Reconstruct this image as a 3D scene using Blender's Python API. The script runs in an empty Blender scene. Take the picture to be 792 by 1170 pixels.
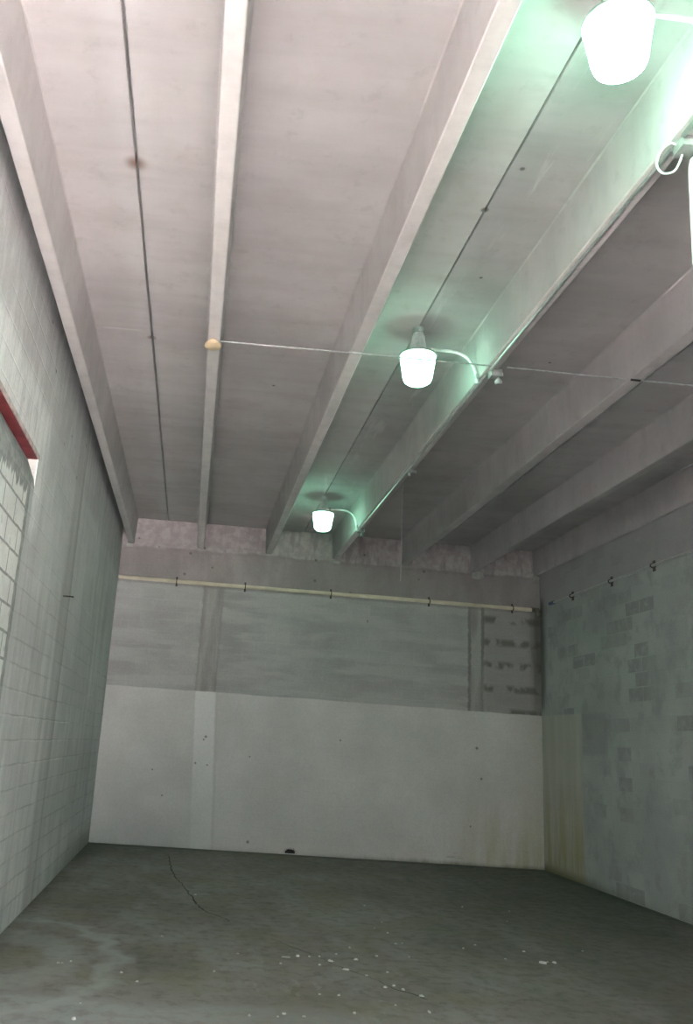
import bpy, bmesh, math, random
from mathutils import Vector, Matrix, noise as mnoise
random.seed(7)
scn = bpy.context.scene
COL = scn.collection

# ------------------------------------------------------------------ dimensions (metres)
D = 15.36          # back wall
FY = -1.5          # front wall (behind the camera)
XL, XR = -1.471, 6.183
ZB, ZS = 5.042, 5.505   # bottoms of the stems, soffit of the slabs
PAINT = 2.537

# ------------------------------------------------------------------ node helpers
class N:
    def __init__(self, name):
        self.m = bpy.data.materials.new(name); self.m.use_nodes = True
        self.t = self.m.node_tree; self.t.nodes.clear()
        self.out = self.t.nodes.new('ShaderNodeOutputMaterial')
        self.b = self.t.nodes.new('ShaderNodeBsdfPrincipled')
        self.t.links.new(self.b.outputs[0], self.out.inputs[0])
        self.b.inputs['Specular IOR Level'].default_value = 0.25
        self.tc = self.t.nodes.new('ShaderNodeTexCoord')
        self.P = self.tc.outputs['Object']
        s = self.t.nodes.new('ShaderNodeSeparateXYZ'); self.t.links.new(self.P, s.inputs[0])
        self.X, self.Y, self.Z = s.outputs
    def put(self, sock, v):
        if isinstance(v, bpy.types.NodeSocket): self.t.links.new(v, sock)
        elif isinstance(v, tuple) and len(v) == 3 and sock.type == 'RGBA': sock.default_value = (*v, 1)
        else: sock.default_value = v
    def math(self, op, a, b=0.0, clamp=False):
        n = self.t.nodes.new('ShaderNodeMath'); n.operation = op; n.use_clamp = clamp
        self.put(n.inputs[0], a); self.put(n.inputs[1], b); return n.outputs[0]
    def mul(self, a, b): return self.math('MULTIPLY', a, b)
    def add(self, a, b): return self.math('ADD', a, b)
    def sub(self, a, b): return self.math('SUBTRACT', a, b)
    def mx(self, a, b): return self.math('MAXIMUM', a, b)
    def ramp(self, v, a, b, lo=0.0, hi=1.0):
        n = self.t.nodes.new('ShaderNodeMapRange'); n.interpolation_type = 'SMOOTHSTEP'
        for i, x in enumerate((v, a, b, lo, hi)): self.put(n.inputs[i], x)
        return n.outputs[0]
    def band(self, v, a, b, s=0.02):        # 1 between a and b
        return self.mul(self.ramp(v, a - s, a + s), self.ramp(v, b - s, b + s, 1.0, 0.0))
    def vec(self, x, y, z):
        n = self.t.nodes.new('ShaderNodeCombineXYZ')
        for i, q in enumerate((x, y, z)): self.put(n.inputs[i], q)
        return n.outputs[0]
    def scaled(self, sx, sy, sz, off=(0, 0, 0)):
        n = self.t.nodes.new('ShaderNodeMapping'); self.t.links.new(self.P, n.inputs[0])
        n.inputs['Scale'].default_value = (sx, sy, sz); n.inputs['Location'].default_value = off
        return n.outputs[0]
    def noise(self, v=None, scale=1.0, detail=4.0, rough=0.55):
        n = self.t.nodes.new('ShaderNodeTexNoise')
        self.put(n.inputs['Vector'], self.P if v is None else v)
        n.inputs['Scale'].default_value = scale; n.inputs['Detail'].default_value = detail
        n.inputs['Roughness'].default_value = rough
        return n.outputs['Fac']
    def dots(self, v, scale, r0, r1, keep=0.5):     # sparse pits: 1 in the pit
        n = self.t.nodes.new('ShaderNodeTexVoronoi'); n.feature = 'F1'
        self.put(n.inputs['Vector'], v); n.inputs['Scale'].default_value = scale
        d = self.ramp(n.outputs['Distance'], r0, r1, 1.0, 0.0)
        s = self.t.nodes.new('ShaderNodeSeparateColor'); self.t.links.new(n.outputs['Color'], s.inputs[0])
        return self.mul(d, self.math('LESS_THAN', s.outputs[0], keep))
    def brick(self, v, c1=(0, 0, 0), c2=(1, 1, 1), mortar=(0, 0, 0), size=0.010, smooth=0.2, bias=0.0):
        n = self.t.nodes.new('ShaderNodeTexBrick'); self.put(n.inputs['Vector'], v)
        n.inputs['Color1'].default_value = (*c1, 1); n.inputs['Color2'].default_value = (*c2, 1)
        n.inputs['Mortar'].default_value = (*mortar, 1); n.inputs['Scale'].default_value = 1.0
        n.inputs['Mortar Size'].default_value = size; n.inputs['Mortar Smooth'].default_value = smooth
        n.inputs['Bias'].default_value = bias
        n.inputs['Brick Width'].default_value = 0.4064; n.inputs['Row Height'].default_value = 0.2032
        return n.outputs['Color'], n.outputs['Fac']
    def bw(self, c):
        n = self.t.nodes.new('ShaderNodeRGBToBW'); self.put(n.inputs[0], c); return n.outputs[0]
    def mix(self, f, a, b, mode='MIX'):
        n = self.t.nodes.new('ShaderNodeMix'); n.data_type = 'RGBA'; n.blend_type = mode
        self.put(n.inputs[0], f); self.put(n.inputs[6], a); self.put(n.inputs[7], b)
        return n.outputs[2]
    def spot(self, pts, r, axes, soft=0.35):
        res = None
        for (a, b, k) in pts:
            u = self.sub(axes[0], a); w = self.sub(axes[1], b)
            d = self.math('SQRT', self.add(self.mul(u, u), self.mul(w, w)))
            s = self.ramp(d, r * k * (1 - soft), r * k * (1 + soft), 1.0, 0.0)
            res = s if res is None else self.mx(res, s)
        return res
    def col(self, c): self.put(self.b.inputs['Base Color'], c); return self
    def rough(self, r): self.put(self.b.inputs['Roughness'], r); return self
    def bump(self, h, strength=0.3, dist=0.01):
        n = self.t.nodes.new('ShaderNodeBump'); n.inputs['Strength'].default_value = strength
        n.inputs['Distance'].default_value = dist; self.put(n.inputs['Height'], h)
        self.t.links.new(n.outputs[0], self.b.inputs['Normal']); return self

def simple(name, c, rough=0.6, metal=0.0, var=0.12, scale=25.0):
    n = N(name)
    k = n.ramp(n.noise(scale=scale), 0.3, 0.7)
    n.col(n.mix(k, tuple(x * (1 - var) for x in c), tuple(min(1, x * (1 + var)) for x in c)))
    n.rough(rough); n.b.inputs['Metallic'].default_value = metal
    return n.m

# ------------------------------------------------------------------ surface materials
def mat_back():
    n = N('back wall block and paint')
    uv = n.vec(n.X, n.Z, 0.0)
    tint, fac = n.brick(n.vec(n.add(n.X, n.mul(n.sub(n.noise(scale=4), .5), .03)), n.add(n.Z, n.mul(n.sub(n.noise(n.scaled(4, 1, 4, (3, 1, 2)), 1), .5), .025)), 0.0), smooth=1.0, size=.016)
    tint = n.bw(tint)
    fine = n.noise(scale=9, detail=6)
    big = n.noise(scale=1.1, detail=5)
    streak = n.noise(n.scaled(5, 5, 0.7), 1.0, 5)
    hb = n.noise(n.scaled(0.8, 1, 4.9), 1.0, 3)
    # bare grey block
    c = n.mix(n.ramp(big, .32, .7), (.325, .325, .318), (.42, .425, .415))
    c = n.mix(n.mul(n.ramp(hb, .42, .62), .65), c, (.455, .46, .447))
    c = n.mix(n.mul(n.mul(tint, n.ramp(big, .35, .6)), .2), c, (.24, .245, .24))
    c = n.mix(n.mul(n.mul(fac, n.ramp(hb, .4, .6)), .2), c, (.43, .445, .425))
    # dirty bay by the right corner
    bay = n.mul(n.ramp(n.X, 5.05, 5.2), n.ramp(n.Z, 4.40, 4.44, 1, 0))
    c = n.mix(n.mul(bay, .5), c, (.23, .22, .205))
    row = n.mul(n.band(n.math('FRACT', n.math('DIVIDE', n.Z, .4064)), .12, .42, .1),
                n.ramp(n.noise(n.scaled(4.2, 1, 2.9), 1.0, 4), .43, .56))
    c = n.mix(n.mul(n.mul(row, bay), .75), c, (.115, .11, .10))
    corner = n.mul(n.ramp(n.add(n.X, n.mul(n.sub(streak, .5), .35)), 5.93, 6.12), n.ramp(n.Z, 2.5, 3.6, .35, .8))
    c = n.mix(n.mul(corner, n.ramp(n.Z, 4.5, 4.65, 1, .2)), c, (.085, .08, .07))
    # formed tie columns, flush with the block
    ragged = n.mul(n.sub(n.noise(scale=11, detail=3), .5), .07)
    xx = n.add(n.X, ragged)
    tie = n.mx(n.band(xx, .055, .405, .012), n.band(xx, 4.87, 5.12, .012))
    edge = n.mx(n.mx(n.band(xx, .04, .075, .012), n.band(xx, .385, .42, .012)),
                n.mx(n.band(xx, 4.845, 4.90, .015), n.band(xx, 5.085, 5.14, .015)))
    c = n.mix(n.mul(tie, .8), c, n.mix(n.ramp(streak, .38, .62), (.245, .24, .228), (.37, .368, .35)))
    c = n.mix(n.mul(edge, n.mul(n.ramp(streak, .35, .6, .1, .6), n.ramp(n.X, 2, 4, .45, 1.25))), c, (.15, .148, .138))
    # cast bond beam and the infill between the stems
    wob = n.mul(n.sub(n.noise(scale=5, detail=4), .5), .05)
    beam = n.ramp(n.add(n.Z, wob), 4.375, 4.40)
    cb = n.mix(n.ramp(n.noise(n.scaled(3, 1, 1.2), 1, 5), .34, .68), (.275, .25, .247), (.36, .33, .325))
    dk = n.mx(n.mul(n.ramp(n.X, -.46, -.43, 1, 0), n.ramp(n.Z, 4.95, 4.97, 1, 0)), n.mul(n.ramp(n.X, 1.85, 2.1), n.ramp(n.Z, 4.98, 5.03, .8, 0)))
    cb = n.mix(n.mul(dk, .55), cb, (.26, .245, .235))
    zr = n.add(n.Z, n.mul(n.sub(n.noise(n.scaled(4, 1, 4), 1, 4), .5), .10))
    inf = n.ramp(zr, 4.99, 5.02)
    cb = n.mix(n.mul(inf, .75), cb, n.mix(n.ramp(fine, .4, .65), (.36, .335, .33), (.47, .443, .437)))
    cb = n.mix(n.mul(n.band(zr, 4.95, 5.0, .03), n.ramp(n.noise(scale=3, detail=3), .4, .65, 0, .5)), cb, (.21, .205, .195))
    smear = n.mul(n.ramp(n.noise(n.scaled(9, 1, 2.2), 1, 3), .50, .64), n.mul(n.ramp(zr, 4.9, 5.0), n.ramp(n.X, -.3, 2.2, .2, 1)))
    cb = n.mix(n.mul(smear, .6), cb, (.23, .215, .205))
    pit = n.dots(n.vec(n.X, n.mul(n.Z, 1.0), 3.3), 3.1, .045, .10, .55)
    cb = n.mix(n.mul(pit, .75), cb, (.11, .108, .10))
    c = n.mix(beam, c, cb)
    c = n.mix(n.mul(n.band(n.add(n.Z, wob), 4.335, 4.385, .015), .4), c, (.19, .185, .175))
    # white painted lower band
    zp = n.add(n.Z, n.mul(n.sub(n.noise(n.scaled(2.2, 1, 2), 1, 4), .5), .035))
    low = n.ramp(zp, PAINT + .012, PAINT - .012)
    cw = n.mix(n.ramp(big, .3, .7), (.53, .532, .51), (.61, .61, .588))
    cw = n.mix(n.mul(n.mul(tint, n.ramp(n.X, 1.2, -.2, .12, 1)), .2), cw, (.50, .505, .485))
    cw = n.mix(n.mul(fac, .09), cw, (.5, .5, .48))
    xs = n.add(n.add(n.X, n.mul(n.sub(n.Z, 2.5), .05)), n.mul(ragged, .4))
    cw = n.mix(n.mul(n.band(xs, .06, .415, .015), n.ramp(n.Z, .2, 2.0, .35, .85)), cw, (.69, .70, .685))
    cw = n.mix(n.mul(n.band(xs, .40, .45, .02), .3), cw, (.42, .42, .40))
    cw = n.mix(n.mul(n.band(n.X, 4.75, 5.2, .06), .25), cw, (.52, .515, .47))
    st = n.mul(n.ramp(n.X, 3.9, 6.0), n.ramp(n.Z, 1.5, .0))
    st = n.mul(st, n.ramp(n.noise(n.scaled(4.5, 1, .55), 1, 4), .36, .66))
    cw = n.mix(n.mul(st, .75), cw, (.36, .335, .17))
    cw = n.mix(n.mul(n.ramp(n.X, 5.3, 6.15), .45), cw, (.42, .42, .36))
    foot = n.mul(n.ramp(n.add(n.Z, n.mul(streak, .12)), .14, .02), n.ramp(n.X, 1.0, 5.0, .15, .9))
    cw = n.mix(foot, cw, (.14, .135, .085))
    scr = n.mul(n.ramp(n.noise(n.scaled(1.2, 1, 7), 1, 6, .7), .64, .72), n.mul(n.ramp(n.Z, .5, .1), n.ramp(n.X, 3.6, 5)))
    cw = n.mix(n.mul(scr, .7), cw, (.13, .13, .11))
    sp = n.spot([(1.131, .155, 1.2), (2.612, 1.882, .8), (5.01, 1.91, 1.3), (5.09, 1.405, 1.0), (.30, 1.79, 1.1), (.27, 1.74, .8), (.16, 1.35, .9),
                 (-.35, .80, .8), (.36, 1.33, .7), (1.07, 1.51, .7), (4.9, .62, .8), (-.55, 1.2, .7)], .019, (n.X, n.Z), .5)
    cw = n.mix(n.mul(sp, .7), cw, (.10, .098, .09))
    c = n.mix(low, c, cw)
    sc = n.dots(n.vec(n.X, n.mul(n.Z, .45), 1.7), 2.4, .02, .045, .3)
    c = n.mix(n.mul(sc, .55), c, (.12, .118, .11))
    gr_ = n.noise(scale=38, detail=3)
    c = n.mix(n.ramp(gr_, .35, .65, 0, .16), c, n.mix(1.0, c, (.55, .55, .54), 'MULTIPLY'))
    n.col(c).rough(.85)
    h = n.add(n.mul(fac, n.ramp(n.Z, 2.5, 2.6, -.25, -.5)), n.mul(fine, .5))
    n.bump(h, .35, .008)
    return n.m

def mat_left():
    n = N('left wall thin plaster over block')
    uv = n.vec(n.Y, n.Z, 0.0)
    tint, fac = n.brick(n.vec(n.Y, n.add(n.Z, n.mul(n.sub(n.noise(scale=3), .5), .03)), 0.0), smooth=1.0, size=.015); tint = n.bw(tint)
    big = n.noise(scale=.9, detail=5); fine = n.noise(scale=10, detail=6)
    streak = n.noise(n.scaled(1, 4.5, .45), 1, 5)
    brush = n.noise(n.scaled(1, 9, 2.2), 1, 6, .65)
    c = n.mix(n.ramp(big, .3, .7), (.56, .57, .565), (.70, .71, .70))
    c = n.mix(n.mul(n.ramp(streak, .45, .68), .55), c, (.45, .465, .465))
    c = n.mix(n.mul(n.ramp(brush, .5, .68), .4), c, (.80, .81, .80))
    c = n.mix(n.mul(tint, .14), c, (.42, .44, .435))
    mj = n.mul(fac, n.mul(n.ramp(n.Z, 3.9, 2.4, .05, .5), n.ramp(n.noise(scale=2.2, detail=4), .36, .6, .15, 1)))
    c = n.mix(mj, c, (.30, .315, .31))
    # formed tie column
    ty = n.add(n.Y, n.mul(n.sub(fine, .5), .12))
    c = n.mix(n.mul(n.band(ty, 9.35, 9.95, .05), .30), c, (.34, .35, .345))
    c = n.mix(n.mul(n.band(ty, 9.9, 10.0, .03), .4), c, (.27, .28, .275))
    # bond beam, smoother and a little greyer
    top = n.ramp(n.add(n.Z, n.mul(n.sub(fine, .5), .1)), 4.35, 4.5)
    c = n.mix(n.mul(top, .45), c, n.mix(n.ramp(brush, .4, .65), (.42, .41, .41), (.58, .57, .565)))
    pit = n.dots(n.vec(n.Y, n.mul(n.Z, 1.3), 4.1), 3.0, .05, .11, .45)
    c = n.mix(n.mul(n.mul(pit, .65), n.ramp(n.Z, 3.5, 4.2, .25, 1)), c, (.11, .108, .11))
    # white plaster patch and smear round the filled opening
    ry = n.add(n.Y, n.mul(n.sub(n.noise(n.scaled(1, 5, 5), 1, 4), .5), .18))
    patch = n.mul(n.ramp(ry, 7.75, 7.35), n.band(n.Z, 3.3, 4.45, .12))
    c = n.mix(n.mul(patch, n.ramp(brush, .35, .6, .3, .9)), c, (.84, .845, .835))
    c = n.mix(n.ramp(n.X, XL - .003, XL - .012), c, (.46, .45, .44))
    # darker foot of the wall, towards the back
    foot = n.mul(n.ramp(n.add(n.Z, n.mul(fine, .15)), .5, .08), n.ramp(n.Y, 10, 14))
    c = n.mix(n.mul(foot, .6), c, (.22, .225, .17))
    gr_ = n.noise(scale=38, detail=3)
    c = n.mix(n.ramp(gr_, .35, .65, 0, .16), c, n.mix(1.0, c, (.55, .55, .54), 'MULTIPLY'))
    n.col(c).rough(.85)
    n.bump(n.add(n.mul(fac, -.3), n.add(n.mul(fine, .5), n.mul(brush, .6))), .6, .012)
    return n.m

def mat_infill():
    n = N('white infill block with grey mortar')
    uv = n.vec(n.add(n.Y, .1), n.add(n.Z, n.mul(n.sub(n.noise(scale=6), .5), .02)), 0.0)
    tint, fac = n.brick(uv, smooth=.3, size=.013); tint = n.bw(tint)
    fine = n.noise(scale=14, detail=6); big = n.noise(scale=2.3, detail=5)
    c = n.mix(n.ramp(big, .3, .7), (.72, .73, .70), (.86, .865, .84))
    c = n.mix(n.mul(tint, .15), c, (.5, .51, .48))
    c = n.mix(n.mul(n.ramp(fine, .57, .7), .5), c, (.42, .43, .41))
    g = n.mix(n.ramp(fine, .35, .65), (.27, .285, .275), (.37, .385, .37))
    c = n.mix(n.mul(fac, .9), c, g)
    drip = n.add(n.Z, n.mul(n.sub(n.noise(n.scaled(1, 10, 1.3), 1, 4), .5), .42))
    c = n.mix(n.ramp(drip, 3.54, 3.58), c, g)
    ry = n.add(n.Y, n.mul(n.sub(n.noise(n.scaled(1, 6, 6), 1, 4), .5), .13))
    c = n.mix(n.ramp(ry, 6.94, 6.965), c, g)
    c = n.mix(n.mul(n.ramp(ry, 7.06, 7.09), n.ramp(n.Z, 3.72, 3.66)), c, (.52, .54, .53))
    n.col(c).rough(.9)
    n.bump(n.add(n.mul(fac, -.6), fine), .5, .012)
    return n.m

def mat_right():
    n = N('right wall painted block')
    uv = n.vec(n.Y, n.Z, 0.0)
    tint, fac = n.brick(uv, smooth=.6); tint = n.bw(tint)
    big = n.noise(scale=.8, detail=5); fine = n.noise(scale=9, detail=6)
    streak = n.noise(n.scaled(1, 5, .5), 1, 5)
    c = n.mix(n.ramp(big, .3, .7), (.33, .35, .342), (.42, .445, .43))
    c = n.mix(n.mul(n.ramp(tint, .66, .9), n.mul(n.ramp(big, .36, .56, .08, .65), n.ramp(fine, .3, .55, .3, 1))), c, (.21, .215, .21))
    c = n.mix(n.mul(tint, .18), c, (.28, .30, .29))
    c = n.mix(n.mul(n.ramp(n.noise(scale=2.6, detail=6, rough=.65), .48, .68), .55), c, (.25, .265, .258))
    c = n.mix(n.mul(fac, .12), c, (.3, .31, .305))
    dirt = n.mul(n.band(n.Y, 12.9, 13.75, .05), n.band(n.Z, 1.9, 2.53, .05))
    c = n.mix(n.mul(dirt, .4), c, (.22, .225, .22))
    # bond beam
    top = n.ramp(n.add(n.Z, n.mul(n.sub(fine, .5), .08)), 4.38, 4.5)
    c = n.mix(n.mul(top, .75), c, (.37, .36, .365))
    # cream painted tie column beside the corner
    cy = n.mul(n.ramp(n.add(n.Y, n.mul(n.sub(fine, .5), .06)), 13.76, 13.80), n.ramp(n.Z, PAINT + .02, PAINT - .02))
    cr = n.mix(n.ramp(streak, .35, .65), (.46, .46, .415), (.41, .405, .34))
    cr = n.mix(n.mul(n.mul(n.ramp(n.Z, 1.7, .2), n.ramp(streak, .36, .6)), .8), cr, (.34, .31, .15))
    c = n.mix(n.mul(cy, .9), c, cr)
    c = n.mix(n.mul(n.ramp(n.add(n.Z, n.mul(streak, .2)), .28, .08), n.ramp(n.Y, 11.5, 14.5, .1, .8)), c, (.13, .14, .075))
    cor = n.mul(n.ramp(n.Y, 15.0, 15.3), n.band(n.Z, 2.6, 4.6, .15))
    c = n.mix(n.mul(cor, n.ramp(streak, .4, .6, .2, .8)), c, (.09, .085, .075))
    gr_ = n.noise(scale=38, detail=3)
    c = n.mix(n.ramp(gr_, .35, .65, 0, .16), c, n.mix(1.0, c, (.55, .55, .54), 'MULTIPLY'))
    n.col(c).rough(.85)
    n.bump(n.add(n.mul(fac, -.4), n.mul(fine, .5)), .35, .008)
    return n.m

def mat_ceiling():
    n = N('cast concrete double tee')
    tr = n.noise(n.scaled(.55, 3.4, .9), 1, 5, .6)
    fine = n.noise(scale=7, detail=7, rough=.6); big = n.noise(scale=.7, detail=4)
    c = n.mix(n.ramp(big, .3, .7), (.475, .452, .445), (.58, .553, .543))
    c = n.mix(n.mul(n.ramp(tr, .44, .72), .24), c, (.63, .607, .597))
    c = n.mix(n.mul(n.ramp(tr, .54, .32), .24), c, (.385, .367, .362))
    c = n.mix(n.mul(n.ramp(fine, .55, .72), .22), c, (.29, .275, .265))
    c = n.mix(n.mul(n.ramp(n.noise(scale=2.6, detail=6, rough=.6), .5, .7), .3), c, (.44, .395, .365))
    # laitance beside the flange joints
    for j in (-.684, 1.784, 4.25):
        d = n.math('ABSOLUTE', n.sub(n.X, j))
        c = n.mix(n.mul(n.mul(n.ramp(d, .22, .03), n.ramp(n.Z, 5.49, 5.50)), n.ramp(tr, .35, .6, .1, .5)), c, (.60, .59, .585))
    # long scuffs on the flange between joint and stem
    sc = n.mul(n.ramp(n.noise(n.scaled(7, .9, 1), 1, 5, .65), .56, .68), n.band(n.X, 1.8, 2.3, .1))
    c = n.mix(n.mul(sc, .6), c, (.72, .72, .70))
    ln = n.mul(n.mul(n.band(n.add(n.Y, n.mul(n.sub(big, .5), .1)), 7.75, 7.785, .008), n.band(n.X, -1.15, -.78, .05)), n.ramp(n.Z, 5.49, 5.50))
    c = n.mix(n.mul(ln, .5), c, (.68, .66, .65))
    # whiter face under the stems
    under = n.mul(n.ramp(n.Z, ZB + .012, ZB + .003), n.mul(n.ramp(n.X, 2.45, 3.5, 1.0, .12), n.ramp(n.X, -1.2, -.3, .35, 1)))
    c = n.mix(n.mul(under, .8), c, n.mix(n.ramp(fine, .35, .7), (.76, .73, .705), (.67, .64, .62)))
    rust = n.mul(n.spot([(-.69, 5.21, 1.0), (-.69, 7.9, .6)], .055, (n.X, n.mul(n.Y, 1.0)), .95), n.ramp(n.Z, 5.49, 5.50))
    c = n.mix(n.mul(rust, .9), c, (.20, .115, .075))
    sp = n.mul(n.spot([(1.874, 4.825, 1), (1.781, 5.306, 1.6), (2.05, 6.2, .8), (.6, 8.8, .9), (3.2, 7.6, .8)], .017, (n.X, n.Y), .5), n.ramp(n.Z, 5.49, 5.50))
    c = n.mix(n.mul(sp, .8), c, (.10, .085, .07))
    # shade of the right-hand bays painted in by darkening their slabs
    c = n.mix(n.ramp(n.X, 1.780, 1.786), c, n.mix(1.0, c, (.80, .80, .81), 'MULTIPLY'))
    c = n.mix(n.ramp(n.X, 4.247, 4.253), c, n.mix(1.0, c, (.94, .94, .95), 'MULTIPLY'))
    n.col(c).rough(.8)
    n.bump(fine, .22, .008)
    return n.m

def mat_floor():
    n = N('stained concrete floor')
    big = n.noise(scale=.55, detail=6, rough=.6); fine = n.noise(scale=8, detail=7, rough=.65)
    swirl = n.noise(n.scaled(1.0, .45, 1), 1.6, 6, .6)
    c = n.mix(n.ramp(big, .32, .68), (.20, .186, .168), (.285, .266, .246))
    c = n.mix(n.mul(n.ramp(swirl, .48, .66), .6), c, (.33, .325, .31))
    c = n.mix(n.mul(n.ramp(swirl, .47, .33), .45), c, (.135, .130, .105))
    c = n.mix(n.mul(n.ramp(fine, .48, .66), .45), c, (.130, .125, .105))
    c = n.mix(n.mul(n.ramp(n.noise(scale=1.3, detail=6, rough=.6), .45, .66), .5), c, (.225, .21, .145))
    grit = n.dots(n.P, 9.0, .03, .10, .25)
    c = n.mix(n.mul(grit, .4), c, (.42, .41, .39))
    # dusty tyre sweep; pale patch near the left wall has bluish sky light painted in
    dx = n.add(n.X, 1.35); dy = n.mul(n.sub(n.Y, 7.6), .62)
    d = n.add(n.math('SQRT', n.add(n.mul(dx, dx), n.mul(dy, dy))), n.mul(n.sub(n.noise(scale=2.5, detail=5), .5), .5))
    c = n.mix(n.mul(n.mx(n.band(d, .86, .98, .06), n.mul(n.band(d, .35, .62, .08), .6)), .6), c, (.41, .415, .405))
    w = n.add(n.Y, n.mul(n.sub(swirl, .5), 1.1))
    pale = n.mul(n.ramp(w, 6.75, 6.45), n.ramp(n.X, 1.6, -.4, .25, 1))
    c = n.mix(n.mul(pale, n.ramp(fine, .35, .6, .2, .65)), c, (.43, .45, .455))
    sm = n.mul(n.ramp(n.noise(n.scaled(5, 1.6, 1, (2, 1, 0)), 1, 5, .7), .58, .7), n.mul(n.band(n.X, .4, 2.6, .4), n.ramp(n.Y, 11, 8, 0, 1)))
    c = n.mix(n.mul(sm, .4), c, (.40, .40, .385))
    # darker toward the far right and along the back, with green algae
    far_dark = n.mx(n.ramp(n.add(n.X, n.mul(n.sub(big, .5), 2.5)), 1.5, 5.0), n.ramp(n.Y, 12.5, 15.3, 0, .55))
    c = n.mix(n.mul(far_dark, .6), c, (.088, .091, .072))
    alg = n.mul(n.ramp(n.noise(scale=1.9, detail=5), .52, .66), far_dark)
    c = n.mix(n.mul(alg, .35), c, (.100, .122, .085))
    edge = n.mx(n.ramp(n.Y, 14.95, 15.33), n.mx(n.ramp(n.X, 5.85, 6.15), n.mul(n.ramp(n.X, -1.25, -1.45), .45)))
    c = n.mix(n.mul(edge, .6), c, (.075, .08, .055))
    n.col(c)
    n.rough(n.ramp(fine, .3, .7, .62, .85))
    n.bump(fine, .25, .006)
    return n.m

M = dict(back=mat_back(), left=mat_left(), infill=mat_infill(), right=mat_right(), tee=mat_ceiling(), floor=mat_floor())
M['front'] = simple('front wall block', (.42, .42, .41), .9, var=.15, scale=3)
M['bounce_wall'] = simple('pale facade', (.62, .60, .58), .9, var=.08, scale=2)
M['ground'] = simple('sunlit pavement', (.52, .50, .49), .9, var=.12, scale=2)
M['crack'] = simple('crack in the slab', (.075, .072, .06), .95)
M['red'] = simple('red primer steel', (.27, .055, .06), .55, var=.25, scale=6)
M['pinkpaint'] = simple('paint smeared steel lip', (.55, .45, .44), .7, var=.25, scale=14)
M['pad'] = simple('grout pad', (.42, .41, .395), .9, var=.1, scale=20)
M['galv'] = simple('galvanised steel', (.58, .60, .59), .4, .5, .12, 30)
M['dull'] = simple('weathered grey metal', (.40, .42, .41), .5, .35, .15, 30)
M['emt'] = simple('steel conduit', (.52, .54, .53), .33, .8, .1, 12)
M['dark'] = simple('dark metal', (.05, .05, .05), .55, .3)
M['cream'] = simple('cream plastic pipe', (.60, .56, .43), .45, 0, .1, 4)
M['disc'] = simple('cream disc', (.56, .45, .29), .5, 0, .08, 12)
M['clamp'] = simple('rusty clamp', (.075, .062, .05), .7, .2, .3, 20)
M['grime'] = simple('grimy fitting', (.13, .125, .10), .85, 0, .4, 15)
M['hole_shade'] = simple('painted shade in the hole', (.03, .028, .025), .95)  # near-black paint stands in for the shade inside the hole
M['armsteel'] = simple('bright bent conduit', (.72, .75, .73), .35, .3, .08, 12)
M['boxgrey'] = simple('grey box', (.27, .28, .27), .55, .2)
M['blue'] = simple('blue coupling', (.08, .12, .19), .5)
M['white'] = simple('white plastic', (.82, .83, .81), .4, 0, .04)
M['cord'] = simple('grey cord', (.46, .46, .44), .6)
M['chip'] = simple('white flake', (.56, .56, .545), .8, 0, .1, 40)
M['rod'] = simple('dark rebar', (.05, .042, .036), .8, .2)

def mat_lens(k):
    n = N('glowing lamp lens')
    e = n.b.inputs['Emission Color']; n.put(e, (.42, 1.0, .68))
    n.b.inputs['Emission Strength'].default_value = LENS * k
    n.col((.85, .95, .9)).rough(.3)
    return n.m
LENS = 1.2
M['lens'] = mat_lens(1.0); M['lens_bright'] = mat_lens(3.2)

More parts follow.
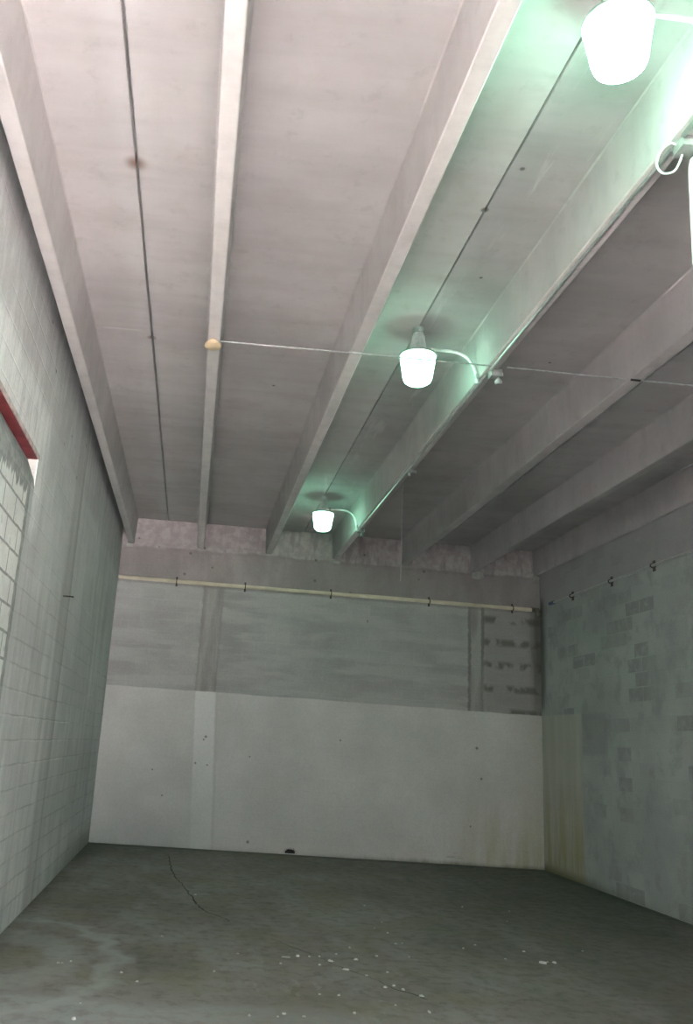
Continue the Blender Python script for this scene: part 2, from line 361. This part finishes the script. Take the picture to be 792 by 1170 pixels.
# ------------------------------------------------------------------ mesh helpers
class MB:
    def __init__(self): self.bm = bmesh.new()
    def box(self, x0, x1, y0, y1, z0, z1, bevel=0.0):
        bm = bmesh.new()
        v = [bm.verts.new((x, y, z)) for x in (x0, x1) for y in (y0, y1) for z in (z0, z1)]
        for f in ((0, 1, 3, 2), (4, 6, 7, 5), (0, 4, 5, 1), (2, 3, 7, 6), (0, 2, 6, 4), (1, 5, 7, 3)):
            bm.faces.new([v[i] for i in f])
        if bevel: bmesh.ops.bevel(bm, geom=bm.edges[:], offset=bevel, segments=2, affect='EDGES', profile=.5)
        return self._merge(bm)
    def _merge(self, bm, mat=None):
        bmesh.ops.recalc_face_normals(bm, faces=bm.faces[:])
        if mat is not None: bmesh.ops.transform(bm, matrix=mat, verts=bm.verts[:])
        me = bpy.data.meshes.new('t'); bm.to_mesh(me); bm.free()
        self.bm.from_mesh(me); bpy.data.meshes.remove(me); return self
    def lathe(self, prof, loc=(0, 0, 0), seg=40, axis='Z', ribs=0, ribamp=0.0):
        bm = bmesh.new(); rings = []
        for (r, z) in prof:
            if r < 1e-6: rings.append([bm.verts.new((0, 0, z))]); continue
            rr = []
            for i in range(seg):
                k = r * (1 + (ribamp * math.cos(ribs * 2 * math.pi * i / seg) if ribs else 0))
                a = 2 * math.pi * i / seg; rr.append(bm.verts.new((k * math.cos(a), k * math.sin(a), z)))
            rings.append(rr)
        for a, b in zip(rings, rings[1:]):
            if len(a) == 1 and len(b) == 1: continue
            for i in range(seg):
                j = (i + 1) % seg
                if len(a) == 1: bm.faces.new((a[0], b[j], b[i]))
                elif len(b) == 1: bm.faces.new((a[i], a[j], b[0]))
                else: bm.faces.new((a[i], a[j], b[j], b[i]))
        for r in (rings[0], rings[-1]):
            if len(r) > 1:
                try: bm.faces.new(r)
                except ValueError: pass
        m = Matrix.Translation(loc)
        if axis == 'X': m = m @ Matrix.Rotation(math.pi / 2, 4, 'Y')
        if axis == 'Y': m = m @ Matrix.Rotation(-math.pi / 2, 4, 'X')
        return self._merge(bm, m)
    def tube(self, pts, r, seg=12, closed=False):
        pts = [Vector(p) for p in pts]; n = len(pts); bm = bmesh.new(); rings = []
        up = Vector((0, 0, 1)); prev = None
        rad = r if isinstance(r, (list, tuple)) else [r] * n
        for i, p in enumerate(pts):
            a = pts[i - 1] if (i or closed) else pts[i]; b = pts[(i + 1) % n] if (i < n - 1 or closed) else pts[i]
            t = (b - a).normalized()
            if prev is None:
                ref = up if abs(t.z) < .9 else Vector((1, 0, 0)); u = t.cross(ref).normalized()
            else: u = (prev - t * prev.dot(t)).normalized()
            prev = u; w = t.cross(u)
            rings.append([bm.verts.new(p + (u * math.cos(2 * math.pi * k / seg) + w * math.sin(2 * math.pi * k / seg)) * rad[i]) for k in range(seg)])
        rng = range(n) if closed else range(n - 1)
        for i in rng:
            a, b = rings[i], rings[(i + 1) % n]
            for k in range(seg): bm.faces.new((a[k], a[(k + 1) % seg], b[(k + 1) % seg], b[k]))
        if not closed: bm.faces.new(rings[0]); bm.faces.new(rings[-1])
        return self._merge(bm)
    def prism_y(self, prof, y0, y1, cuts=1):
        bm = bmesh.new()
        a = [bm.verts.new((x, y0, z)) for x, z in prof]; b = [bm.verts.new((x, y1, z)) for x, z in prof]
        k = len(prof)
        for i in range(k): bm.faces.new((a[i], a[(i + 1) % k], b[(i + 1) % k], b[i]))
        bm.faces.new(a); bm.faces.new(b)
        return self._merge(bm)
    def build(self, name, mat, parent=None, smooth=False):
        me = bpy.data.meshes.new(name); self.bm.to_mesh(me); self.bm.free()
        me.materials.append(mat)
        if smooth:
            for p in me.polygons: p.use_smooth = True
        o = bpy.data.objects.new(name, me); COL.objects.link(o)
        if smooth:
            md = o.modifiers.new('edges', 'EDGE_SPLIT'); md.split_angle = math.radians(42)
        if parent: o.parent = parent
        return o

def spline(pts, n=8):
    P = [Vector(p) for p in pts]; P = [2 * P[0] - P[1]] + P + [2 * P[-1] - P[-2]]; out = []
    for i in range(1, len(P) - 2):
        for k in range(n):
            t = k / n; a, b, c, d = P[i - 1:i + 3]
            out.append(.5 * ((2 * b) + (c - a) * t + (2 * a - 5 * b + 4 * c - d) * t * t + (3 * b - a - 3 * c + d) * t ** 3))
    return out + [P[-2]]

def tag(o, label, cat, group=None):
    o['label'] = label; o['category'] = cat
    if group: o['group'] = group
    return o
def struct(o, label=None):
    o['kind'] = 'structure'
    if label: o['label'] = label; 
    return o
def empty(name, loc):
    o = bpy.data.objects.new(name, None); COL.objects.link(o); o.location = loc; o.empty_display_size = .1
    return o
def recenter(o, loc):
    loc = Vector(loc)
    o.data.transform(Matrix.Translation(-loc)); o.location = loc
    return o

# ------------------------------------------------------------------ the setting
T = .30
fl = struct(MB().box(XL - T, XR + T, FY - T, D + T, -.2, 0).build('floor', M['floor']), 'dark stained concrete floor with a long crack')
fl['category'] = 'floor'
def ribbon(pts, w, name, parent):
    bm = bmesh.new(); L = []
    pts = spline([(x, y, 0) for x, y in pts], 9)
    for i, p in enumerate(pts):
        a = pts[max(0, i - 1)]; b = pts[min(len(pts) - 1, i + 1)]; t = (b - a).normalized(); nn = Vector((-t.y, t.x, 0))
        j = mnoise.noise(Vector((p.x * 9, p.y * 9, 1))) * .035
        ww = w * (.35 + 1.1 * abs(mnoise.noise(Vector((p.x * 3, p.y * 3, 5)))) * 1.6)
        L.append((bm.verts.new(p + nn * (j + ww)), bm.verts.new(p + nn * (j - ww)), bm.verts.new(p + nn * (j + ww) + Vector((0, 0, .0012))), bm.verts.new(p + nn * (j - ww) + Vector((0, 0, .0012)))))
    for a, b in zip(L, L[1:]):
        bm.faces.new((a[2], a[3], b[3], b[2])); bm.faces.new((a[0], a[2], b[2], b[0])); bm.faces.new((a[3], a[1], b[1], b[3]))
    m = MB(); m._merge(bm); return m.build(name, M['crack'], parent)
ribbon([(-.14, 14.3), (-.08, 12.97), (0, 12.14), (.11, 11.43), (.2, 10.79), (.24, 10.42), (.32, 10.04), (.43, 9.83), (.58, 9.51)], .010, 'crack', fl)
ribbon([(.93, 8.81), (1.1, 8.5), (1.21, 8.32), (1.33, 8.1), (1.45, 7.83), (1.62, 7.56), (1.76, 7.26), (1.94, 7.04)], .006, 'crack', fl)

gr = struct(MB().box(-60, 60, -70, FY - T, -.25, -.02).build('ground', M['ground']), 'paved yard outside the open front door')
gr['category'] = 'ground'

yw = struct(MB().box(2.0, 34, -15.5, -15, -.02, 4.5).build('wall_bounce', M['bounce_wall']), 'unseen pale wall added to bounce sunlight indoors'); yw['category'] = 'wall'  # added out of view to send sunlight through the door
nb = struct(MB().box(-14, -2.0, -30, -3.2, -.02, 5.0).build('wall_blocker', M['front']), 'unseen dark block added to cut daylight from the left'); nb['category'] = 'wall'  # added out of view to block daylight from the left

# left wall with a blocked-up opening under a steel lintel
ox0, ox1, oz = 1.2, 7.20, 3.94
ml = MB()
ml.box(XL - T, XL, ox1, D + T, 0, 6.0); ml.box(XL - T, XL, FY - T, ox0, 0, 6.0); ml.box(XL - T, XL, ox0, ox1, oz + .02, 6.0)
wl = struct(ml.build('wall_left', M['left']), 'pale plastered block wall with a blocked-up opening'); wl['category'] = 'wall'
MB().prism_y([(XL - T, 0), (XL - .0006, 0), (XL - .0006, 3.70), (XL - .012, 3.76), (XL - .088, 3.935), (XL - T, 3.935)], ox0, ox1).build('infill_panel', M['infill'], wl)['label'] = 'white block infill with grey mortar joints'
lt = MB().box(XL - T + .01, XL - .004, ox0, ox1 + .0, 3.94, 3.958).build('lintel', M['red'], wl); lt['label'] = 'red painted steel lintel'
MB().box(XL - .006, XL + .006, ox0, ox1 + .03, 3.943, 3.985, .003).build('lintel_lip', M['pinkpaint'], lt)

# right wall
wr = struct(MB().box(XR, XR + T, FY - T, D + T, 0, 6.0).build('wall_right', M['right']), 'shaded grey-green painted block wall'); wr['category'] = 'wall'

# back wall with a small broken hole at its foot
hx0, hx1, hz0, hz1 = 1.76, 1.93, .015, .085
mb = MB()
mb.box(XL - T, hx0, D, D + T, 0, 6.0); mb.box(hx1, XR + T, D, D + T, 0, 6.0); mb.box(hx0, hx1, D, D + T, hz1, 6.0)
mb.box(hx0, hx1, D + .14, D + T, 0, hz1); mb.box(hx0, hx1, D, D + .14, 0, hz0)
wb = struct(mb.build('wall_back', M['back']), 'grey block back wall with a white painted lower band'); wb['category'] = 'wall'
MB().box(hx0 + .001, hx1 - .001, D + .012, D + .139, hz0, hz0 + .01).box(hx0 + .001, hx1 - .001, D + .125, D + .139, hz0, hz1 - .001).box(hx0 + .001, hx1 - .001, D + .012, D + .139, hz1 - .008, hz1 - .001).box(hx0 + .001, hx0 + .008, D + .012, D + .139, hz0, hz1 - .001).box(hx1 - .008, hx1 - .001, D + .012, D + .139, hz0, hz1 - .001).build('shade_lining', M['hole_shade'], wb)
bm = bmesh.new()        # ragged rim of the hole
for i in range(9):
    a = i / 8 * math.pi
    x = (hx0 + hx1) / 2 - .11 * math.cos(a); z = .02 + .075 * math.sin(a)
    bmesh.ops.create_icosphere(bm, subdivisions=1, radius=.014 + .008 * random.random(), matrix=Matrix.Translation((x, D + .004, z)) @ Matrix.Diagonal((1.3, .7, 1, 1)))
m_ = MB(); m_._merge(bm); m_.build('hole_rim', M['pad'], wb)
def pad(x, z, w, h, k):
    bm = bmesh.new()
    bmesh.ops.create_icosphere(bm, subdivisions=3, radius=1)
    for v in bm.verts:
        c = v.co.copy(); s = max(abs(c.x), abs(c.z), 1e-3)
        q = .65 + .35 / max(.6, s)
        v.co = Vector((c.x * w * q, c.y * .025, c.z * h * q)) * (1 + .25 * mnoise.noise(c * 2.3 + Vector((k, 0, 0))))
    m = MB(); m._merge(bm, Matrix.Translation((x, D - .002, z)))
    m.build('grout_pad', M['pad'], wb, True)
pad(-1.33, 4.995, .075, .035, 1); pad(5.02, 4.96, .11, .07, 2); pad(6.10, 5.0, .08, .04, 3); pad(2.40, 4.99, .07, .03, 4)

# front wall with the open door behind the camera
DX0, DX1, DZ = -1.45, 0.8, 4.5
mf = MB()
mf.box(XL - T, DX0, FY - T, FY, 0, 6.0); mf.box(DX1, XR + T, FY - T, FY, 0, 6.0); mf.box(DX0, DX1, FY - T, FY, DZ, 6.0)
wf = struct(mf.build('wall_front', M['front']), 'block front wall with an open doorway'); wf['category'] = 'wall'

# ceiling of precast double tees
ceil = struct(empty('ceiling', (2.36, 7, ZS)), 'ceiling of ribbed precast concrete double tees'); ceil['category'] = 'ceiling'
def local(o):
    o.matrix_parent_inverse = Matrix.Translation(-Vector(ceil.location)); return o
GAP = [.009, .0045, .004]
edges = [XL - .1, -.684, 1.784, 4.25, XR + .1]
stems = [[(-1.357, -1.252)], [(-.124, -.015), (1.110, 1.218)], [(2.327, 2.435), (3.593, 3.70)], [(4.896, 5.004), (6.071, 6.125)]]
for i, st in enumerate(stems):
    x0, x1 = edges[i] + (GAP[i - 1] if i else 0), edges[i + 1] - (GAP[i] if i < 3 else 0)
    prof = [(x0, ZS + .012), (x0 + .004, ZS), (x1 - .004, ZS), (x1, ZS + .012), (x1, ZS + .06), (x0, ZS + .06)]
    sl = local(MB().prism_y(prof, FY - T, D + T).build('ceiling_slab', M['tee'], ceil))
    for a, b in st:
        t = .022; ch = .008
        p = [(a + ch, ZB), (b - ch, ZB), (b, ZB + ch), (b + t * .95, ZS - .012), (b + t * 1.4, ZS), (b + t * 1.4, ZS + .01), (a - t * 1.4, ZS + .01), (a - t * 1.4, ZS), (a - t * .95, ZS - .012), (a, ZB + ch)]
        if a > 6: p = [(min(x, XR - .045), z) for x, z in p]
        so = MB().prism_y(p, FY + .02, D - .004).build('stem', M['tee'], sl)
        so.matrix_parent_inverse = Matrix.Translation(-Vector(ceil.location))
        sl.matrix_parent_inverse = Matrix.Translation(-Vector(ceil.location))
        so.matrix_parent_inverse = Matrix.Identity(4)
local(MB().box(XL - T, XR + T, FY - T, D + T, ZS + .06, ZS + .35).build('roof_topping', M['front'], ceil))

# ------------------------------------------------------------------ lamps
JX = 1.784
def make_lamp():
    r = empty('ceiling_lamp', (0, 0, ZS))
    # local z = 0 at the soffit
    MB().lathe([(0, 0), (.050, 0), (.050, -.010), (.042, -.022), (.036, -.040), (.052, -.044), (.052, -.052), (.036, -.056), (0, -.056)], seg=24).build('mounting_cap', M['dull'], r, True)
    MB().lathe([(.0, -.050), (.046, -.052), (.050, -.075), (.058, -.08), (.063, -.13), (.074, -.19), (.092, -.235), (.098, -.245), (.085, -.255), (0, -.255)], seg=32).build('ballast_housing', M['galv'], r, True)
    fin = MB()
    for k in range(6):
        a = k * math.pi / 3 + .3
        fin.tube([(.058 * math.cos(a), .058 * math.sin(a), -.10), (.082 * math.cos(a), .082 * math.sin(a), -.235)], .006, 6)
    fin.build('housing_rib', M['galv'], r, True)
    MB().lathe([(0, -.246), (.085, -.248), (.118, -.256), (.158, -.262), (.168, -.268), (.169, -.284), (.164, -.286), (.158, -.275), (0, -.270)], seg=48).build('lens_collar', M['dull'], r, True)
    MB().lathe([(0, -.272), (.145, -.272), (.152, -.285), (.156, -.32), (.150, -.36), (.138, -.43), (.130, -.49), (.118, -.525), (.085, -.548), (.04, -.557), (0, -.559)], seg=96, ribs=32, ribamp=.012).build('lens', M['lens'], r, True)['label'] = 'glowing white lens'
    return r
proto = make_lamp()
def copy_tree(o, parent=None):
    c = o.copy(); COL.objects.link(c)
    if parent: c.parent = parent
    for ch in list(o.children): copy_tree(ch, c)
    return c
LAMPS = [(JX, 3.34, 'glowing lamp closest to the camera, hanging from the ceiling joint at the top right'),
         (JX, 7.17, 'glowing lamp beside the thin pipe that crosses under the stems'),
         (JX, 12.93, 'small far glowing lamp close to the back wall')]
spare = copy_tree(proto); spare2 = copy_tree(proto)
lamps = [proto, spare, spare2]
for o, (x, y, lab) in zip(lamps, LAMPS):
    o.location = (x, y, ZS); tag(o, lab, 'lamp', 'lamps along the ceiling joint')
near_lens = [c for c in lamps[0].children if c.name.startswith('lens') and 'collar' not in c.name][0]
near_lens.data = near_lens.data.copy(); near_lens.data.materials[0] = M['lens_bright']     # the newest bulb
# bent conduit arms from each lamp over to the stem
def arm(o, dy):
    pts = [(.075, 0, -.198), (.18, 0, -.197), (.32, 0, -.197), (.40, 0, -.215), (.465, dy * .3, -.265), (.505, dy * .6, -.345), (.525, dy, -.45), (.532, dy, -.515)]
    a = MB().tube(spline(pts, 6), .014, 12).build('conduit_arm', M['armsteel'], o, True)
    MB().tube([(.078, 0, -.198), (.115, 0, -.198)], .021, 14).build('connector', M['dull'], a, True)
    MB().tube([(.531, dy, -.43), (.533, dy, -.475)], .021, 14).build('connector', M['dull'], a, True)
    return a
arm(lamps[0], .25); arm(lamps[1], -.06); arm(lamps[2], -.03)

# ------------------------------------------------------------------ conduits, boxes, cords
CX = 2.365
cz = ZB - .0145
r = MB().tube([(CX, FY + .1, cz), (CX, 3.80, cz)], .0135, 14).tube([(CX, 3.92, cz), (CX, 6.88, cz)], .0135, 14).tube([(CX, 6.98, cz), (CX, 12.86, cz)], .0135, 14).build('ceiling_conduit', M['emt'], None, True)
tag(r, 'long straight steel conduit running under the stem beside the lamps', 'conduit')
st = MB()
for y in (2.2, 5.4, 8.4, 11.3):
    s = MB(); s.box(CX - .03, CX + .03, y - .012, y + .012, ZB - .004, ZB); s.tube([(CX + .0145 * math.cos(t), y, cz + .0145 * math.sin(t)) for t in [math.pi * k / 8 + math.pi for k in range(9)]], .0025, 6)
    s.build('strap', M['galv'], r)

def jbox(x, y, label, size=1.0, knob=True):
    o = empty('junction_box', (x, y, ZB))
    s = size
    MB().box(-.055 * s, .055 * s, -.055 * s, .055 * s, -.062, .002, .008).build('box_body', M['boxgrey'], o, True)
    MB().box(-.058 * s, .058 * s, -.058 * s, .058 * s, -.068, -.060, .003).build('cover_plate', M['boxgrey'], o, True)
    MB().lathe([(0, -.05), (.02, -.05), (.02, .02), (0, .02)], loc=(.05 * s, 0, -.033), seg=16, axis='X').build('hub', M['galv'], o, True)
    if knob:
        MB().lathe([(0, -.066), (.014, -.066), (.016, -.085), (.030, -.092), (.033, -.110), (.025, -.128), (.0, -.134)], loc=(.025, -.01, 0), seg=20).build('knob', M['boxgrey'], o, True)
    return tag(o, label, 'electrical box', 'boxes on the ceiling conduit')
jbox(2.42, 3.86, 'metal box under the stem with a white wire loop, at the right edge', 1.0, False)
jbox(2.42, 6.93, 'metal box where the thin crossing pipe meets the ceiling conduit, by the middle lamp', .9)
jbox(2.375, 12.915, 'small metal box at the end of the conduit beside the far lamp', .8)
# small fitting half way
o = empty('pipe_fitting', (2.385, 9.885, ZB))
MB().lathe([(0, .002), (.036, .002), (.038, -.028), (.030, -.036), (0, -.038)], seg=20).build('round_cover', M['galv'], o, True)
MB().lathe([(0, -.05), (.015, -.05), (.018, .05), (0, .05)], loc=(.035, 0, -.018), seg=14, axis='X').build('hub', M['dull'], o, True)
MB().lathe([(0, -.036), (.012, -.036), (.015, -.075), (0, -.08)], loc=(0, 0, 0), seg=14).build('stub', M['galv'], o, True)
tag(o, 'small cross shaped fitting on the conduit between middle and far lamps', 'pipe fitting')

# thin pipe crossing under the stems
wz = ZB - .007
pts = [(-.02 + i * (6.07 + .02) / 24, 6.86 - .04 * math.sin(i / 24 * 3.1), wz - (0.004 if i % 6 else 0)) for i in range(25)]
pts = [(x, y, wz) for x, y, z in pts if x < 2.36] + [(2.36, 6.825, wz)]
cc = MB().tube(pts, .0065, 10).tube([(2.49, 6.825, wz), (3.6, 6.825, wz), (6.07, 6.825, wz)], .0065, 10).build('crossing_conduit', M['dull'], None, True)
tag(cc, 'thin pipe spanning crosswise under the stems from the cream disc', 'conduit')
MB().tube([(1.10, 6.825, wz), (1.20, 6.825, wz)], .010, 10).build('coupling', M['galv'], cc, True)
MB().tube([(3.60, 6.825, wz), (3.69, 6.825, wz)], .010, 10).build('coupling', M['dark'], cc, True)
o = empty('round_box', (-.075, 6.872, ZB))
MB().lathe([(0, .002), (.038, .002), (.036, -.030), (0, -.03)], seg=28).build('base', M['disc'], o, True)
MB().lathe([(0, -.028), (.060, -.028), (.070, -.036), (.071, -.056), (.060, -.068), (.03, -.073), (0, -.074)], seg=36).build('cover', M['disc'], o, True)
tag(o, 'round cream disc fixed under a stem at the end of the thin pipe', 'electrical box')

# hanging cord by the back wall
o = MB().tube(spline([(2.80, 11.98, ZS + .004), (2.80, 11.98, 5.0), (2.802, 11.982, 4.5), (2.80, 11.98, 4.08)], 6), .0055, 8).build('drop_wire', M['cord'], None, True)
tag(o, 'thin grey wire hanging straight down from the ceiling before the back wall', 'wire')

# white wire loop and sleeve below the near box
loop = spline([(2.385, 3.88, 5.02), (2.34, 3.88, 5.035), (2.285, 3.88, 4.985), (2.25, 3.875, 4.905), (2.252, 3.87, 4.855), (2.285, 3.87, 4.83), (2.345, 3.875, 4.857), (2.383, 3.88, 4.925), (2.405, 3.885, 4.985)], 8)
o = MB().tube(loop, .0062, 10).build('wire_loop', M['white'], None, True)
tag(o, 'white wire loop hanging from the near metal box at the right edge', 'wire')
o = MB().tube(spline([(2.430, 3.80, 4.985), (2.428, 3.785, 4.93), (2.436, 3.785, 4.885), (2.455, 3.785, 4.87), (2.475, 3.79, 4.90)], 8), .0065, 10).build('wire_tail', M['white'], None, True)
tag(o, 'short white wire tail curling below the near metal box', 'wire')
o = empty('hanging_sleeve', (2.47, 3.86, 4.30))
MB().lathe([(0, 0), (.036, 0), (.042, .02), (.044, .30), (.046, .54), (.044, .60), (.036, .645), (.020, .665), (0, .665)], seg=28).build('sleeve_body', M['white'], o, True)
MB().lathe([(0, .66), (.016, .66), (.016, .682), (0, .682)], seg=14).build('hanger', M['dull'], o, True)
o.rotation_euler = (0, math.radians(1.8), 0); o.location = (2.449, 3.86, 4.29)
tag(o, 'white tubular sleeve hanging at the very right edge below the near box', 'tube')

# ------------------------------------------------------------------ pipes on the walls
py, pz, pr_ = D - .046, 4.405, .034
pi = MB().tube([(XL + .012, py, pz), (1.3, py, pz - .004), (3.4, py, pz + .004), (6.02, py, pz - .004)], pr_, 18).build('wall_pipe', M['cream'], None, True)
tag(pi, 'cream pipe running along the back wall with dark clamps', 'pipe')
for x in (-.436, .783, 2.327, 4.117, 5.656):
    c = MB()
    c.tube([(x, py + (pr_ + .006) * math.cos(2 * math.pi * k / 20), pz + (pr_ + .006) * math.sin(2 * math.pi * k / 20)) for k in range(20)], .009, 6, True)
    c.box(x - .016, x + .016, D - .010, D - .001, pz - .085, pz + .085, .002)
    c.build('clamp', M['clamp'], pi, True)
MB().tube(spline([(6.0, py, pz - .004), (6.07, py, pz - .004), (6.12, py, pz - .006), (6.135, py, pz - .05), (6.135, py, pz - .13)], 6), .043, 16).build('elbow', M['grime'], pi, True)
qx, qz, qr = XR - .035, 4.452, .0185
pq = MB().tube([(qx, 14.72, qz), (qx, 10.3, qz), (qx, 5.0, qz)], qr, 14).build('wall_pipe', M['dull'], None, True)
tag(pq, 'thin grey pipe running along the right wall with dark clamps', 'pipe')
MB().tube([(qx, 14.83, qz), (qx, 14.66, qz)], .030, 16).build('coupling', M['blue'], pq, True)
for y in (13.945, 12.557, 11.314, 10.05, 8.8, 7.5):
    c = MB()
    c.tube([(qx + (qr + .006) * math.cos(2 * math.pi * k / 16), y, qz + (qr + .006) * math.sin(2 * math.pi * k / 16)) for k in range(16)], .010, 6, True)
    c.box(XR - .012, XR - .001, y - .035, y + .035, qz - .075, qz + .075, .003)
    c.box(XR - .016, XR - .001, y - .055, y - .02, qz - .02, qz + .02, .003)
    c.build('clamp', M['clamp'], pq, True)

# rebar stub on the left wall
o = MB().tube([(XL - .02, 9.47, 3.128), (XL + .06, 9.468, 3.129), (XL + .115, 9.465, 3.126)], .0075, 8).build('steel_rod', M['rod'], None, True)
tag(recenter(o, (XL, 9.47, 3.128)), 'short dark steel rod sticking out of the left wall', 'rod')

# ------------------------------------------------------------------ flakes on the floor
def flake_mesh(seed, sx, sy, sz):
    rnd = random.Random(seed); bm = bmesh.new(); n = rnd.randint(7, 10); A = []; B = []
    for k in range(n):
        a = 2 * math.pi * k / n; q = .7 + .5 * rnd.random()
        A.append(bm.verts.new((math.cos(a) * sx * q, math.sin(a) * sy * q, 0)))
        B.append(bm.verts.new((math.cos(a) * sx * q * .75, math.sin(a) * sy * q * .75, sz * (.7 + .6 * rnd.random()))))
    for k in range(n): bm.faces.new((A[k], A[(k + 1) % n], B[(k + 1) % n], B[k]))
    bm.faces.new(A); t = bm.verts.new((0, 0, sz * 1.15))
    for k in range(n): bm.faces.new((B[k], B[(k + 1) % n], t))
    bmesh.ops.recalc_face_normals(bm, faces=bm.faces[:])
    me = bpy.data.meshes.new('paint_flake'); bm.to_mesh(me); bm.free(); me.materials.append(M['chip']); return me
def flake(x, y, sx, sy, sz, label, group, rot=None):
    seed = int(x * 1000 + y * 77)
    o = bpy.data.objects.new('paint_flake', flake_mesh(seed, sx, sy, sz)); COL.objects.link(o)
    o.location = (x, y, 0.0005); o.rotation_euler = (0, 0, random.Random(seed).random() * 6 if rot is None else rot)
    return tag(o, label, 'debris', group)
big = [(3.36, 8.42, .042, .034, .02, 'largest white flake on the right half of the floor', 0),
       (3.48, 8.46, .024, .03, .012, 'second white flake just right of the largest one', 0),
       (.99, 8.12, .050, .011, .008, 'thin white sliver lying left of the floor crack', .0),
       (1.10, 8.18, .022, .026, .016, 'round white crumb right of the thin white sliver', None),
       (1.36, 8.06, .036, .024, .014, 'broad white flake lying on the floor crack', -.3),
       (1.45, 7.80, .036, .018, .010, 'flat white flake at the lower end of the floor crack', -.2),
       (1.60, 8.16, .018, .022, .014, 'white crumb standing apart to the right of the crack', None),
       (-.56, 6.17, .016, .018, .016, 'bright white pebble on the pale patch in the lower left', None),
       (1.80, 7.27, .024, .02, .012, 'white flake in the middle of the row at the bottom centre', None),
       (1.90, 7.11, .024, .018, .012, 'white flake at the right end of the row at the bottom centre', None),
       (1.85, 6.71, .010, .035, .012, 'upright thin white chip nearest the bottom centre of the floor', .1),
       (3.35, 8.86, .017, .020, .012, 'small flake behind and left of the largest white flake', None),
       (.36, 7.51, .013, .016, .012, 'lone white crumb left of centre on the floor', None),
       (1.82, 8.34, .018, .018, .012, 'white crumb right of the crack, farther from the camera', None)]
for x, y, sx, sy, sz, lab, rot in big: flake(x, y, sx * .8, sy * .8, sz * .8, lab, 'white flakes on the floor', rot)
small = [(.92, 7.89), (1.2, 8.19), (1.29, 8.21), (1.25, 7.91), (1.12, 7.02), (1.59, 7.64), (.56, 6.42), (.8, 6.5), (.93, 6.46), (.75, 6.43), (1.46, 8.34), (1.26, 7.02), (1.3, 6.6), (1.63, 8.62),
         (2.21, 9.92), (2.21, 10.87), (2.19, 8.93), (2.12, 8.88), (2.12, 8.37), (2.76, 8.85), (3.47, 11.18), (1.79, 7.78), (2.06, 9.58), (2.15, 9.37), (3.04, 8.5), (3.42, 8.47), (4.0, 9.03), (3.74, 10.39), (4.01, 11.06), (2.93, 9.03),
         (-.82, 7.53), (-.85, 7.53), (-.76, 7.6), (-.56, 6.51), (-.35, 7.34), (-.22, 7.11), (.58, 8.15), (-.08, 8.66), (1.67, 7.31), (1.75, 7.37), (1.64, 6.84), (.24, 10.95)]
for i, (x, y) in enumerate(small):
    q = .0075 + .006 * random.Random(i * 3 + 1).random()
    if x < .6: lab, g = 'tiny white crumb on the left part of the floor', 'tiny crumbs on the left of the floor'
    elif x < 1.9: lab, g = 'tiny white crumb scattered around the lower end of the floor crack', 'tiny crumbs around the crack'
    else: lab, g = 'tiny pale crumb on the right part of the floor', 'tiny crumbs on the right of the floor'
    flake(x, y, q, q * 1.25, q * .7, lab, g)

# ------------------------------------------------------------------ daylight
w = bpy.data.worlds.new('sky'); scn.world = w; w.use_nodes = True
bgn = w.node_tree.nodes['Background']
bgn.inputs[0].default_value = (.86, .94, 1.0, 1); bgn.inputs[1].default_value = 0.65
su = bpy.data.lights.new('sun', 'SUN'); su.energy = 46; su.color = (1.0, .92, .95); su.angle = math.radians(.6)
so = bpy.data.objects.new('sun', su); COL.objects.link(so)
so.rotation_euler = Vector((.25, -.62, -.75)).to_track_quat('-Z', 'Y').to_euler()

# ------------------------------------------------------------------ camera
cam = bpy.data.cameras.new('camera'); co = bpy.data.objects.new('camera', cam); COL.objects.link(co)
cam.sensor_fit = 'VERTICAL'; cam.sensor_height = 36.0; cam.sensor_width = 36.0
cam.lens = 995.63 / 1170 * 36
cam.shift_x = .08212; cam.shift_y = -.005864
right = Vector((.99438, -.082356, .066466)); upv = Vector((-.085625, -.256966, .96262)); fwd = Vector((.062198, .962903, .262575))
mw = Matrix((right, upv, -fwd)).transposed().to_4x4(); mw.translation = (0, 0, 1.7391)
co.matrix_world = mw
cam.clip_start = .05; cam.clip_end = 300
scn.camera = co

vs = scn.view_settings
scn.display_settings.display_device = 'sRGB'
vs.view_transform = 'Standard'; vs.look = 'None'; vs.gamma = 1.0; vs.use_curve_mapping = False
vs.exposure = 4.0
cy = scn.cycles
cy.max_bounces = 10; cy.diffuse_bounces = 8; cy.glossy_bounces = 3
cy.use_denoising = True
try: cy.denoiser = 'OPENIMAGEDENOISE'
except Exception: pass
cy.sample_clamp_indirect = 8.0
